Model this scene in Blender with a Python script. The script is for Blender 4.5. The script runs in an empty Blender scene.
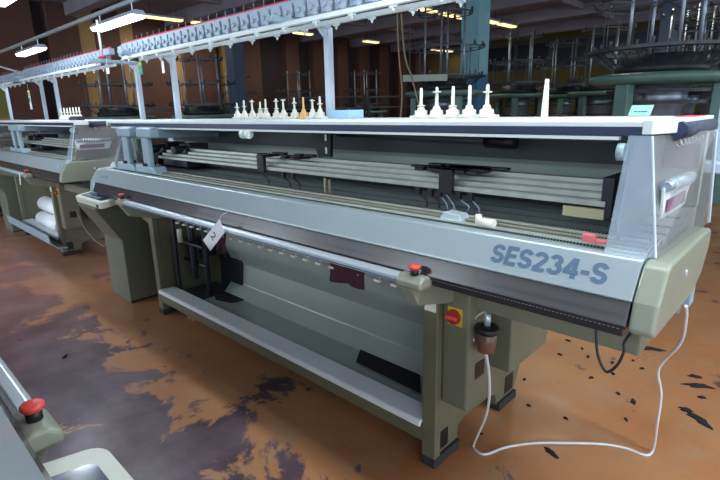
import bpy, bmesh, math, random
from mathutils import Vector, Matrix
random.seed(4)
PI = math.pi
COL = bpy.context.scene.collection
sc = bpy.context.scene

# ------------------------------------------------------------------ camera
FPX = 493.8
ya, pi_, ro = math.radians(43.726), math.radians(-14.740), math.radians(-1.183)
Rz = Matrix.Rotation(ya, 3, 'Z')
fwd = Rz @ Vector((0, math.cos(pi_), math.sin(pi_)))
right = Rz @ Vector((1, 0, 0))
up = right.cross(fwd)
r2 = math.cos(ro) * right + math.sin(ro) * up
u2 = -math.sin(ro) * right + math.cos(ro) * up
CAM = Vector((0, 0, 1.55))
cam_d = bpy.data.cameras.new('camera'); cam = bpy.data.objects.new('camera', cam_d); COL.objects.link(cam)
m = Matrix((r2, u2, -fwd)).transposed().to_4x4(); m.translation = CAM
cam.matrix_world = m
cam_d.sensor_width = 36; cam_d.lens = FPX / 720 * 36; cam_d.clip_start = 0.02; cam_d.clip_end = 200
sc.camera = cam

def on(u, v, ax, val):
    """world point seen at photo pixel (u,v) on the plane axis=val (measuring aid for placement)"""
    d = r2 * ((u - 360) / FPX) + u2 * (-(v - 240) / FPX) + fwd
    return CAM + d * ((val - CAM[ax]) / d[ax])
def atdepth(u, dep):
    """ground position in the direction of column u at distance dep along the camera axis"""
    d = r2 * ((u - 360) / FPX) + u2 * (130 / FPX) + fwd
    h = Vector((fwd.x, fwd.y)).normalized()
    t = dep / (d.x * h.x + d.y * h.y)
    return (CAM.x + d.x * t, CAM.y + d.y * t)

# ------------------------------------------------------------------ materials
def lin(h):
    h = h.lstrip('#'); o = []
    for i in (0, 2, 4):
        c = int(h[i:i+2], 16) / 255
        o.append(c / 12.92 if c <= .04045 else ((c + .055) / 1.055) ** 2.4)
    return (*o, 1)
M = {}
def mat(name, hexc, rough=.5, metal=0., var=.12, scale=9., bump=0., spec=.5, coat=0.):
    if name in M: return M[name]
    mt = bpy.data.materials.new(name); mt.use_nodes = True; nt = mt.node_tree; N = nt.nodes; L = nt.links
    b = N['Principled BSDF']; c = lin(hexc)
    tc = N.new('ShaderNodeTexCoord'); n = N.new('ShaderNodeTexNoise'); n.inputs['Scale'].default_value = scale
    n.inputs['Detail'].default_value = 5; L.new(tc.outputs['Object'], n.inputs['Vector'])
    r = N.new('ShaderNodeValToRGB'); r.color_ramp.elements[0].position = .3; r.color_ramp.elements[1].position = .7
    r.color_ramp.elements[0].color = (*[x * (1 - var) for x in c[:3]], 1)
    r.color_ramp.elements[1].color = (*[min(1, x * (1 + var)) for x in c[:3]], 1)
    L.new(n.outputs['Fac'], r.inputs['Fac']); L.new(r.outputs['Color'], b.inputs['Base Color'])
    b.inputs['Roughness'].default_value = rough; b.inputs['Metallic'].default_value = metal
    b.inputs['Specular IOR Level'].default_value = spec; b.inputs['Coat Weight'].default_value = coat
    if bump:
        bp = N.new('ShaderNodeBump'); bp.inputs['Strength'].default_value = bump; bp.inputs['Distance'].default_value = .01
        L.new(n.outputs['Fac'], bp.inputs['Height']); L.new(bp.outputs['Normal'], b.inputs['Normal'])
    M[name] = mt; return mt
mat('panel_silver', '#a7b5b7', .28, .4, .03, 3)
mat('panel_dark', '#2f2b2d', .26, 0, .12, 6, coat=.2)
mat('olive_paint', '#8a8f7d', .42, .1, .05, 5, coat=.25)
mat('frame_paint', '#6a6852', .5, 0, .10, 7)
mat('box_paint', '#6e6f5c', .45, 0, .05, 5)
mat('white_paint', '#d3dcda', .35, 0, .03, 6)
mat('white_tray', '#f0f6f7', .35, 0, .04, 5)
mat('alu', '#cdd8dc', .3, .5, .04, 8)
mat('navy', '#1c2c4c', .35, 0, .1, 6)
mat('black', '#121317', .45, 0, .2, 12)
mat('dark_metal', '#2c3038', .4, .4, .25, 14)
mat('inner_green', '#8b9a94', .45, .1, .06, 5)
mat('inner_dark', '#4a5054', .5, .1, .1, 5)
mat('sheet', '#a7b2ac', .32, .15, .05, 2.5)
mat('carrier_rail', '#b6bdb4', .35, .5, .12, 14)
mat('carriage', '#8ea3ad', .4, 0, .04, 6)
mat('cream', '#d8d6c6', .5, 0, .06, 9)
mat('peg_white', '#cdcebe', .45, 0, .04, 20)
mat('peg_yellow', '#c9ab62', .5, 0, .06, 20)
mat('red', '#d4463a', .4, 0, .06, 14)
mat('red_dark', '#8e2a22', .4, 0, .06, 14)
mat('red_rod', '#c23a4c', .45, 0, .08, 14)
mat('yellow', '#d3a928', .5, 0, .05, 14)
mat('screen', '#34464f', .15, 0, .1, 10, coat=.5)
mat('console_top', '#c9cdbc', .4, 0, .04, 8)
mat('console_body', '#6a7060', .45, .1, .05, 5)
mat('stand_white', '#b0bdcb', .4, 0, .04, 8)
mat('unit_grey', '#93a2b0', .45, 0, .12, 30)
mat('lettering', '#4c6478', .45, 0, .04, 10)
mat('pale_mark', '#a9b6c4', .5, 0, .04, 10)
mat('faint_mark', '#7f909c', .5, 0, .04, 10)
mat('paper', '#eef0f2', .7, 0, .03, 10)
mat('ink', '#2a3150', .6, 0, .1, 10)
mat('maroon', '#381520', .9, 0, .15, 40, .4)
mat('cup_brown', '#6f4c3c', .3, 0, .15, 25)
mat('cord_white', '#d5d5d5', .5, 0, .04, 20)
mat('cord_black', '#1f242b', .5, 0, .1, 20)
mat('lint', '#1f1c20', .95, 0, .3, 60, .5)
mat('rubber', '#2e2c28', .8, 0, .15, 20)
mat('wall_dark', '#2f2229', .8, 0, .15, 2)
mat('wall_brown', '#523730', .8, 0, .12, 1.2)
mat('wall_tan', '#987a50', .75, 0, .10, 1.2)
mat('wall_olive', '#5c532f', .8, 0, .15, 1)
mat('wall_board', '#6d7034', .8, 0, .12, 1.5)
mat('window_glass', '#1b2136', .3, 0, .2, 3)
mat('ceiling', '#85818c', .85, 0, .12, 1.2)
mat('beam', '#8c8994', .8, 0, .08, 2)
mat('col_blue', '#7fb5c6', .55, 0, .06, 3)
mat('col_blue_dark', '#3c7298', .55, 0, .06, 3)
mat('col_slate', '#3b5068', .6, 0, .08, 3)
mat('mach_green', '#547872', .45, .1, .12, 6)
mat('mach_dark', '#222a30', .5, .3, .4, 10)
mat('mach_metal', '#8f9caa', .35, .6, .2, 10)
mat('mach_ring', '#3c444c', .4, .4, .35, 12)
mat('rope', '#8a7c68', .8, 0, .1, 20)
mat('needle_gold', '#9c9a80', .4, .5, .1, 60)
mat('box_blue', '#9cc0dc', .6, 0, .03, 10)
mat('card_green', '#7fae9e', .6, 0, .03, 10)
mat('tan_plate', '#a9a27e', .5, 0, .06, 10)
mat('pink', '#d8686a', .5, 0, .05, 10)
mat('roll_foam', '#3c4450', .9, 0, .3, 45, .6)
mat('rail_blue', '#5a6c84', .5, 0, .1, 10)
mat('green_sticker', '#2f9a78', .6, 0, .05, 10)
mat('plate_warm', '#6c6663', .4, .2, .1, 5)
mat('purple', '#7a4468', .5, 0, .3, 60)

def emat(name, hexc, s):
    mt = bpy.data.materials.new(name); mt.use_nodes = True; N = mt.node_tree.nodes; b = N['Principled BSDF']
    b.inputs['Base Color'].default_value = lin(hexc)
    b.inputs['Emission Color'].default_value = lin(hexc); b.inputs['Emission Strength'].default_value = s
    M[name] = mt
emat('tube_glow', '#dfeaff', 5)
emat('warm_glow', '#ffe39a', 1.3)

def acrylic(name, hexc, opac, rough):
    mt = bpy.data.materials.new(name); mt.use_nodes = True; nt = mt.node_tree; N = nt.nodes; L = nt.links
    b = N['Principled BSDF']; out = N['Material Output']
    b.inputs['Base Color'].default_value = lin(hexc); b.inputs['Roughness'].default_value = rough
    t = N.new('ShaderNodeBsdfTransparent'); t.inputs['Color'].default_value = (.93, .95, .96, 1)
    mx = N.new('ShaderNodeMixShader'); n = N.new('ShaderNodeTexNoise'); n.inputs['Scale'].default_value = 6; n.inputs['Detail'].default_value = 6
    tc = N.new('ShaderNodeTexCoord'); L.new(tc.outputs['Object'], n.inputs['Vector'])
    mr = N.new('ShaderNodeMapRange'); mr.inputs['From Min'].default_value = .3; mr.inputs['From Max'].default_value = .7
    mr.inputs['To Min'].default_value = opac * .75; mr.inputs['To Max'].default_value = opac * 1.25
    L.new(n.outputs['Fac'], mr.inputs['Value']); L.new(mr.outputs['Result'], mx.inputs['Fac'])
    L.new(t.outputs[0], mx.inputs[1]); L.new(b.outputs[0], mx.inputs[2]); L.new(mx.outputs[0], out.inputs['Surface'])
    M[name] = mt
acrylic('acrylic', '#a9b8c4', .34, .12)
acrylic('acrylic_side', '#a8a3a0', .20, .15)
acrylic('acrylic_edge', '#cfdde6', .75, .15)

def striped(name, c1, c2, scale, axis='X', rough=.4, metal=.3):
    mt = bpy.data.materials.new(name); mt.use_nodes = True; nt = mt.node_tree; N = nt.nodes; L = nt.links
    b = N['Principled BSDF']; tc = N.new('ShaderNodeTexCoord'); w = N.new('ShaderNodeTexWave'); w.bands_direction = axis
    w.inputs['Scale'].default_value = scale; L.new(tc.outputs['Object'], w.inputs['Vector'])
    r = N.new('ShaderNodeValToRGB'); r.color_ramp.elements[0].color = lin(c1); r.color_ramp.elements[1].color = lin(c2)
    r.color_ramp.elements[0].position = .35; r.color_ramp.elements[1].position = .65
    L.new(w.outputs['Fac'], r.inputs['Fac']); L.new(r.outputs['Color'], b.inputs['Base Color'])
    b.inputs['Roughness'].default_value = rough; b.inputs['Metallic'].default_value = metal
    M[name] = mt
striped('needle_bed', '#2a2c2c', '#a8ac98', 30)

def floor_material():
    mt = bpy.data.materials.new('floor_paint'); mt.use_nodes = True; nt = mt.node_tree; N = nt.nodes; L = nt.links
    b = N['Principled BSDF']; tc = N.new('ShaderNodeTexCoord'); P = tc.outputs['Object']
    def noise(s, d=6, ro=.55, dist=0., vec=P):
        n = N.new('ShaderNodeTexNoise'); n.inputs['Scale'].default_value = s; n.inputs['Detail'].default_value = d
        n.inputs['Roughness'].default_value = ro; n.inputs['Distortion'].default_value = dist; L.new(vec, n.inputs['Vector']); return n.outputs['Fac']
    def ramp(src, p0, p1, c0=(0,0,0,1), c1=(1,1,1,1)):
        r = N.new('ShaderNodeValToRGB'); e = r.color_ramp.elements; e[0].position = p0; e[1].position = p1; e[0].color = c0; e[1].color = c1
        L.new(src, r.inputs['Fac']); return r.outputs['Color']
    def mix(f, a, c):
        x = N.new('ShaderNodeMix'); x.data_type = 'RGBA'
        for s, k in ((f, 0), (a, 6), (c, 7)):
            if hasattr(s, 'links'): L.new(s, x.inputs[k])
            else: x.inputs[k].default_value = s
        return x.outputs[2]
    def math_(op, a, c=None):
        x = N.new('ShaderNodeMath'); x.operation = op; x.use_clamp = True
        for i, s in enumerate((a, c)):
            if s is None: continue
            if hasattr(s, 'links'): L.new(s, x.inputs[i])
            else: x.inputs[i].default_value = s
        return x.outputs[0]
    base = mix(ramp(noise(.9, 5), .35, .68), lin('#a56b42'), lin('#bd8b5e'))
    base = mix(ramp(noise(5, 8, .7), .5, .8), base, lin('#a58a6c'))
    # worn aisle: traffic wear between the two machine rows (y < 1.25) and far left
    sp = N.new('ShaderNodeSeparateXYZ'); L.new(P, sp.inputs[0])
    aisle = N.new('ShaderNodeMapRange'); aisle.inputs['From Min'].default_value = 1.55; aisle.inputs['From Max'].default_value = .75
    aisle.inputs['To Min'].default_value = 0; aisle.inputs['To Max'].default_value = .23; L.new(sp.outputs['Y'], aisle.inputs['Value'])
    w = noise(2.1, 10, .68, .35)
    w2 = N.new('ShaderNodeMath'); w2.operation = 'ADD'; L.new(w, w2.inputs[0]); L.new(aisle.outputs[0], w2.inputs[1])
    wear = ramp(w2.outputs[0], .60, .635)
    base = mix(wear, base, mix(ramp(noise(3.5, 6), .4, .65), lin('#4c3a42'), lin('#6f5a61')))
    far = N.new('ShaderNodeMapRange'); far.inputs['From Min'].default_value = -3.2; far.inputs['From Max'].default_value = -5.5
    far.inputs['To Min'].default_value = 0; far.inputs['To Max'].default_value = .7; L.new(sp.outputs['X'], far.inputs['Value'])
    base = mix(far.outputs[0], base, lin('#8d6254'))
    dirt = ramp(noise(11, 10, .75, .4), .66, .72)
    base = mix(math_('MULTIPLY', dirt, .7), base, lin('#2f2622'))
    chips = ramp(noise(2.6, 10, .72, 1.2), .70, .715)
    base = mix(math_('MULTIPLY', chips, .55), base, lin('#b6b3a8'))
    L.new(base, b.inputs['Base Color'])
    rr = ramp(noise(2.2, 6), .3, .7, (.26, .26, .26, 1), (.5, .5, .5, 1)); L.new(rr, b.inputs['Roughness'])
    bp = N.new('ShaderNodeBump'); bp.inputs['Strength'].default_value = .15; bp.inputs['Distance'].default_value = .01
    L.new(noise(7, 8, .7), bp.inputs['Height']); L.new(bp.outputs['Normal'], b.inputs['Normal'])
    M['floor'] = mt
floor_material()

# ------------------------------------------------------------------ mesh builder
class B:
    def __init__(s): s.bm = bmesh.new()
    def box(s, x0, x1, y0, y1, z0, z1):
        v = [s.bm.verts.new(p) for p in ((x0,y0,z0),(x1,y0,z0),(x1,y1,z0),(x0,y1,z0),(x0,y0,z1),(x1,y0,z1),(x1,y1,z1),(x0,y1,z1))]
        for f in ((0,3,2,1),(4,5,6,7),(0,1,5,4),(1,2,6,5),(2,3,7,6),(3,0,4,7)): s.bm.faces.new([v[i] for i in f])
        return s
    def prism(s, pts, a, b, axis='x'):
        """closed profile: (y,z) along x, (x,z) along y, (x,y) along z"""
        def P(p, t): return (t, p[0], p[1]) if axis == 'x' else (p[0], t, p[1]) if axis == 'y' else (p[0], p[1], t)
        A = [s.bm.verts.new(P(p, a)) for p in pts]; C = [s.bm.verts.new(P(p, b)) for p in pts]
        n = len(pts); s.bm.faces.new(A); s.bm.faces.new(C[::-1])
        for i in range(n): s.bm.faces.new((A[i], C[i], C[(i+1) % n], A[(i+1) % n]))
        return s
    def cyl(s, p, q, r, r1=None, n=12):
        p, q = Vector(p), Vector(q); r1 = r if r1 is None else r1
        d = (q - p).normalized(); a = d.orthogonal().normalized(); c = d.cross(a)
        A = [s.bm.verts.new(p + r * (a * math.cos(2*PI*i/n) + c * math.sin(2*PI*i/n))) for i in range(n)]
        C = [s.bm.verts.new(q + r1 * (a * math.cos(2*PI*i/n) + c * math.sin(2*PI*i/n))) for i in range(n)]
        s.bm.faces.new(A[::-1]); s.bm.faces.new(C)
        for i in range(n):
            f = s.bm.faces.new((A[i], A[(i+1) % n], C[(i+1) % n], C[i])); f.smooth = n > 6
        return s
    def lathe(s, prof, c=(0,0,0), n=16):
        rings = []
        for r, z in prof: rings.append([s.bm.verts.new((c[0] + max(r,1e-4)*math.cos(2*PI*i/n), c[1] + max(r,1e-4)*math.sin(2*PI*i/n), c[2] + z)) for i in range(n)])
        for k in range(len(rings)-1):
            for i in range(n):
                f = s.bm.faces.new((rings[k][i], rings[k][(i+1) % n], rings[k+1][(i+1) % n], rings[k+1][i])); f.smooth = True
        s.bm.faces.new(rings[0][::-1]); s.bm.faces.new(rings[-1]); return s
    def tube(s, pts, r, n=8, sub=6):
        P = [Vector(p) for p in pts]; Q = []
        for i in range(len(P)-1):
            a, b_, c, d = P[max(i-1,0)], P[i], P[i+1], P[min(i+2, len(P)-1)]
            for k in range(sub):
                t = k / sub
                Q.append(.5 * ((2*b_) + (c-a)*t + (2*a-5*b_+4*c-d)*t*t + (-a+3*b_-3*c+d)*t**3))
        Q.append(P[-1]); prev = None; ref = None
        for i, q in enumerate(Q):
            d = (Q[min(i+1, len(Q)-1)] - Q[max(i-1, 0)]).normalized()
            ref = d.orthogonal().normalized() if ref is None else (ref - d * ref.dot(d)).normalized()
            c = d.cross(ref)
            ring = [s.bm.verts.new(q + r * (ref * math.cos(2*PI*k/n) + c * math.sin(2*PI*k/n))) for k in range(n)]
            if prev:
                for k in range(n):
                    f = s.bm.faces.new((prev[k], prev[(k+1) % n], ring[(k+1) % n], ring[k])); f.smooth = True
            else: s.bm.faces.new(ring[::-1])
            prev = ring
        s.bm.faces.new(prev); return s
    def ring(s, c, R, w, h, n=32, a0=0., a1=2*PI):
        full = abs(a1 - a0 - 2*PI) < 1e-6; L = []
        for i in range(n if full else n + 1):
            a = a0 + (a1 - a0) * i / n
            L.append([s.bm.verts.new((c[0] + rr*math.cos(a), c[1] + rr*math.sin(a), c[2] + z)) for rr, z in ((R-w,0),(R,0),(R,h),(R-w,h))])
        m_ = len(L)
        for i in range(m_ if full else m_-1):
            A, C = L[i], L[(i+1) % m_]
            for k in range(4): s.bm.faces.new((A[k], C[k], C[(k+1) % 4], A[(k+1) % 4]))
        if not full: s.bm.faces.new(L[0]); s.bm.faces.new(L[-1][::-1])
        return s
    def quad(s, a, b_, c, d, t):
        """a flat sheet of thickness t"""
        a, b_, c, d = map(Vector, (a, b_, c, d)); n = (b_-a).cross(d-a).normalized() * t
        v = [s.bm.verts.new(p) for p in (a, b_, c, d, a+n, b_+n, c+n, d+n)]
        for f in ((0,3,2,1),(4,5,6,7),(0,1,5,4),(1,2,6,5),(2,3,7,6),(3,0,4,7)): s.bm.faces.new([v[i] for i in f])
        return s
    def build(s, name, m, parent=None, bevel=0., loc=None, seg=2, label=None):
        bmesh.ops.recalc_face_normals(s.bm, faces=s.bm.faces)
        me = bpy.data.meshes.new(name); s.bm.to_mesh(me); s.bm.free()
        me.materials.append(M[m]); o = bpy.data.objects.new(name, me); COL.objects.link(o)
        if parent: o.parent = parent
        if loc is not None: o.location = loc
        if bevel:
            md = o.modifiers.new('bevel', 'BEVEL'); md.width = bevel; md.segments = seg; md.limit_method = 'ANGLE'; md.angle_limit = math.radians(30)
        if label: o['label'] = label
        return o
def tag(o, label=None, cat=None, group=None, kind=None):
    if label: o['label'] = label
    if cat: o['category'] = cat
    if group: o['group'] = group
    if kind: o['kind'] = kind
    return o
def empty(name, loc, rz=0., label=None, cat=None, group=None):
    o = bpy.data.objects.new(name, None); COL.objects.link(o); o.location = loc; o.rotation_euler = (0, 0, rz)
    o.empty_display_size = .1
    return tag(o, label, cat, group)
def kids(o): return [c for c in bpy.data.objects if c.parent == o]
def copy_tree(o, parent=None):
    c = o.copy(); COL.objects.link(c)
    if parent: c.parent = parent
    for ch in kids(o): copy_tree(ch, c)
    return c
def text(s, name, size, m, parent, mw, bold=0., ext=.0006, spacing=1.):
    cu = bpy.data.curves.new(name, 'FONT'); cu.body = s; cu.size = size; cu.offset = bold; cu.extrude = ext; cu.space_character = spacing
    t = bpy.data.objects.new('t', cu); COL.objects.link(t); bpy.context.view_layer.update()
    me = bpy.data.meshes.new_from_object(t.evaluated_get(bpy.context.evaluated_depsgraph_get()))
    bpy.data.objects.remove(t); me.materials.clear(); me.materials.append(M[m])
    o = bpy.data.objects.new(name, me); COL.objects.link(o); o.parent = parent; o.matrix_local = mw
    return o
def arc(cx, cy, rx, ry, a0, a1, n=14):
    return [(cx + rx*math.cos(math.radians(a0+(a1-a0)*i/n)), cy + ry*math.sin(math.radians(a0+(a1-a0)*i/n))) for i in range(n+1)]
GL = {'S': (.66, [arc(.31, .70, .21, .20, 12, 270) + arc(.31, .30, .22, .20, 90, -168)[1:]]),
      'E': (.64, [[(.12, 0), (.12, 1)], [(.12, .095), (.57, .095)], [(.12, .51), (.53, .51)], [(.12, .905), (.57, .905)]]),
      '2': (.66, [arc(.31, .69, .21, .21, 168, -30) + [(.10, .10)], [(.05, .095), (.57, .095)]]),
      '3': (.66, [arc(.30, .71, .19, .19, 165, -90), arc(.30, .31, .22, .21, 90, -165)]),
      '4': (.68, [[(.44, 0), (.44, .98)], [(.40, .95), (.08, .31)], [(.02, .30), (.62, .30)]]),
      '-': (.42, [[(.03, .40), (.36, .40)]])}
def block_text(s_, name, m_, parent, mw, width, height, sw=.215):
    b_ = B(); x = 0
    for ch in s_:
        adv, strokes = GL[ch]
        for k_, st in enumerate(strokes):
            P = [Vector((p[0]+x, p[1])) for p in st]; L_, R_ = [], []
            for i, q_ in enumerate(P):
                d = (P[min(i+1, len(P)-1)] - P[max(i-1, 0)]).normalized(); n_ = Vector((-d.y, d.x))
                L_.append(q_ + n_*sw/2); R_.append(q_ - n_*sw/2)
            z = .0002*(k_+1)
            for i in range(len(P)-1):
                b_.bm.faces.new([b_.bm.verts.new((v.x, v.y, z)) for v in (L_[i], R_[i], R_[i+1], L_[i+1])])
        x += adv
    for v in b_.bm.verts: v.co.x *= width/x; v.co.y *= height
    o = b_.build(name, m_, parent); o.matrix_local = mw
    return o
def smat(o, p, X, Y):
    X = Vector(X).normalized(); Y = Vector(Y).normalized(); Z = X.cross(Y)
    q = Matrix((X, Y, Z)).transposed().to_4x4(); q.translation = Vector(p); return q

# ------------------------------------------------------------------ the hall
def struct(o): o['kind'] = 'structure'; return o
XL, YB, H = -16.0, 21.7, 4.5
struct(B().box(XL-.3, 9, -5.5, YB+.3, -.1, 0).build('floor', 'floor'))
struct(B().box(XL-.3, 9, -5.5, YB+.3, H, H+.1).build('ceiling', 'ceiling'))
struct(B().box(XL-.3, XL-.05, -5.5, YB+.3, 0, H).build('wall_left', 'wall_dark'))
struct(B().box(XL-.05, 9, YB, YB+.3, 0, H).build('wall_back', 'wall_olive'))
# brown wall panels with side returns painted tan as lit faces, dark recesses between
k = 0
edges = [(1.2, 2.0), (3.35, 4.25), (4.45+.1, 5.35), (5.75, 6.45), (6.85, 8.0), (8.38, 9.6), (10.25, 11.4)]
y = 12.6
while y < YB - .8: edges.append((y, y + .62)); y += 1.35
for i, (a, b_) in enumerate(edges):
    k += 1
    struct(B().box(XL-.05, XL+.28, a, b_, 0, H-.02).build('trim_%d' % k, 'wall_brown'))
    if 3 <= i <= 6:
        k += 1; struct(B().box(XL-.05, XL+.26, a-.42, a, 0, H-.02).build('trim_%d' % k, 'wall_tan'))
k += 1; struct(B().box(XL-.04, XL+.32, -1.5, 3.35, 1.0, 2.35).build('trim_%d' % k, 'wall_board'))
k += 1; struct(B().box(XL-.04, XL+.34, -1.5, 3.35, 0, 1.55).build('trim_%d' % k, 'wall_tan'))
# ceiling beams along x, cross ribs along y
for yb in (5.2, 8.0, 10.8, 13.6, 16.4, 19.2):
    k += 1; struct(B().box(XL, 9, yb-.14, yb+.14, H-.32, H-.001).build('trim_%d' % k, 'beam'))
for xb in (-12.5, -6.2, 0.5):
    k += 1; struct(B().box(xb-.08, xb+.08, 4, YB, H-.16, H-.002).build('trim_%d' % k, 'beam'))
# dark windows high in the back wall
wn = 0
for x0 in [-12.4 + 1.55*i for i in range(10)]:
    wn += 1
    w = struct(B().box(x0, x0+1.4, YB-.04, YB+.02, 3.15, 4.15).build('window_%d' % wn, 'window_glass'))
    fr = B(); fr.box(x0-.06, x0, YB-.08, YB, 3.09, 4.21).box(x0+1.4, x0+1.46, YB-.08, YB, 3.09, 4.21).box(x0, x0+1.4, YB-.08, YB, 4.15, 4.21).box(x0, x0+1.4, YB-.08, YB, 3.09, 3.15)
    fr.build('window_frame', 'inner_dark', w)
# pillars of the hall
def pillar(u, dep, w, top, bot, label):
    x, y = atdepth(u, dep)
    b_ = B().box(-w/2, w/2, -w/2, w/2, 0, H-.32)
    o = b_.build('hall_pillar', top, None, .015, (x, y, 0)); o['kind'] = 'structure'
    if bot: B().box(-w/2-.006, w/2+.006, -w/2-.006, w/2+.006, .02, 2.35).build('painted_lower_band', bot, o)
    tag(o, label, 'pillar')
    return o
pillar(472.5, 13.0, .50, 'col_blue', 'col_blue_dark', 'light blue concrete pillar with a darker blue lower half')
pillar(239, 14.2, .36, 'col_slate', None, 'narrow slate blue pillar in front of the orange wall panels')
pillar(660, 13.5, .42, 'col_slate', None, 'slate blue pillar behind the largest round knitting machine')

# fluorescent lamps over the machine row, hung on a long track
def fixture(x0, x1, y, z, label, group='white fluorescent lamps over the machines', en=12):
    r = empty('fluorescent_lamp', ((x0+x1)/2, y, z), 0, label, 'lamp', group)
    h = (x1-x0)/2
    B().prism([(-.05, .05), (.05, .05), (.09, 0), (-.09, 0)], -h, h).build('housing', 'stand_white', r, .004)
    B().prism([(-.085, 0), (.085, 0), (.06, -.035), (-.06, -.035)], -h+.02, h-.02).build('diffuser', 'tube_glow', r, .006)
    for sx in (-1, 1): B().cyl((sx*h*.75, 0, .05), (sx*h*.75, 0, .139), .008, n=6).build('hanger', 'alu', r)
    ld = bpy.data.lights.new('tube_light', 'AREA'); ld.shape = 'RECTANGLE'; ld.size = 2*h; ld.size_y = .14; ld.energy = en; ld.color = (.80, .90, 1.0)
    lo = bpy.data.objects.new('tube_light', ld); COL.objects.link(lo); lo.parent = r; lo.location = (0, 0, -.045)
    return r
LY, LZ = 2.63, 2.62
for x0, lb in ((-10.75, 'smaller lit fluorescent lamp farther along the track, left'), (-7.1, 'large lit fluorescent lamp hanging over the next machine'), (-3.5, 'lit fluorescent lamp hanging over the middle of the machine'), (.1, 'lit fluorescent lamp hanging past the near end of the machine')):
    fixture(x0, x0+1.28, LY, LZ, lb)
tr = B().box(-15.6, 5, LY-.02, LY+.02, LZ+.14, LZ+.18)
tr = tag(tr.build('lighting_track', 'alu'), 'long grey lighting track that carries the white fluorescent lamps', 'lighting track')
for x in (-13, -9, -5, -1, 3): B().cyl((x, LY, LZ+.18), (x, LY, H), .006, n=6).build('suspension_rod', 'dark_metal', tr)
p = on(18, 2, 2, 2.62)
F5 = fixture(p.x-.75, p.x+.4, p.y, 2.72, 'fluorescent lamp cut by the top left corner of the frame')
for x0, e_ in ((-5.2, 10), (-1.6, 14), (.2, 34), (3.8, 12)): fixture(x0, x0+1.28, p.y, 2.72, 'fluorescent lamp over the aisle, outside the top of the frame', 'aisle lamps outside the frame', en=e_)
for x0 in (-8.0, -4.4, -.8, 2.8): fixture(x0, x0+1.28, -2.6, 2.72, 'unseen fluorescent lamp added behind the near machine for frontal light', 'added fill lamps behind the near machine', en=55)  # unseen lamp row added to light the chute and interior from the front
tr = tag(B().box(-15.6, 5, -2.62, -2.58, 2.86, 2.90).build('lighting_track', 'alu'), 'added lighting track carrying the fill lamps behind the near machine row', 'lighting track')
for x in (-12, -8, -4, 0, 4): B().cyl((x, -2.6, 2.90), (x, -2.6, H), .006, n=6).build('suspension_rod', 'dark_metal', tr)
tr = B().box(-15.6, 5, p.y-.02, p.y+.02, 2.86, 2.90)
tr = tag(tr.build('lighting_track', 'alu'), 'second lighting track over the aisle, with the lamp at the top left corner', 'lighting track')
for x in (-12, -8, -4, 0, 4): B().cyl((x, p.y, 2.90), (x, p.y, H), .006, n=6).build('suspension_rod', 'dark_metal', tr)
# warm ceiling lamps far back: rows running along y
def warm(x, y0, y1, label, group='warm lit ceiling lamps in the back of the hall'):
    r = empty('ceiling_lamp', (x, (y0+y1)/2, H-.34), 0, label, 'ceiling lamp', group)
    h = (y1-y0)/2
    B().box(-.14, .14, -h, h, .0, .05).build('housing', 'stand_white', r, .004)
    B().prism([(-.12, 0), (.12, 0), (.09, -.04), (-.09, -.04)], -h+.02, h-.02, 'y').build('diffuser', 'warm_glow', r, .004)
    for s_ in (-1, 1): B().cyl((0, s_*h*.7, .05), (0, s_*h*.7, .338), .008, n=6).build('hanger', 'dark_metal', r)
    ld = bpy.data.lights.new('warm_light', 'AREA'); ld.shape = 'RECTANGLE'; ld.size = .2; ld.size_y = 2*h; ld.energy = 20 if (y0+y1)/2 < 14 else 8; ld.color = (1, .90, .72)
    lo = bpy.data.objects.new('warm_light', ld); COL.objects.link(lo); lo.parent = r; lo.location = (0, 0, -.05)
for x, a, b_, lb in ((-14.3, 6.6, 7.7, 'warm ceiling lamp farthest left, above the yarn stand'), (-14.3, 8.0, 8.7, 'short warm ceiling lamp second from the left'),
        (-14.0, 11.6, 12.4, 'warm ceiling lamp seen under the yarn stand crossbar'), (-14.0, 15.1, 15.9, 'small warm ceiling lamp alone in the dark middle of the hall'),
        (-14.0, 19.6, 21.2, 'warm ceiling lamp seen through the creel rings'),
        (-8.7, 11.4, 12.3, 'warm ceiling lamp touching the yarn stand rail at the top'), (-8.7, 12.6, 13.8, 'warm ceiling lamp just left of the light blue pillar'),
        (-8.5, 14.7, 15.4, 'warm ceiling lamp right against the light blue pillar'), (-8.5, 15.6, 16.6, 'warm ceiling lamp right of the light blue pillar')):
    warm(x, a, b_, lb)
# lamps of the hall outside the frame (further rows)
for x, y_ in ((-3, 8), (-3, 13), (2.5, 9), (-12, 4.0)):
    warm(x, y_-.6, y_+.6, 'ceiling lamp in a farther row of the hall', 'ceiling lamps in farther rows')

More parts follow.
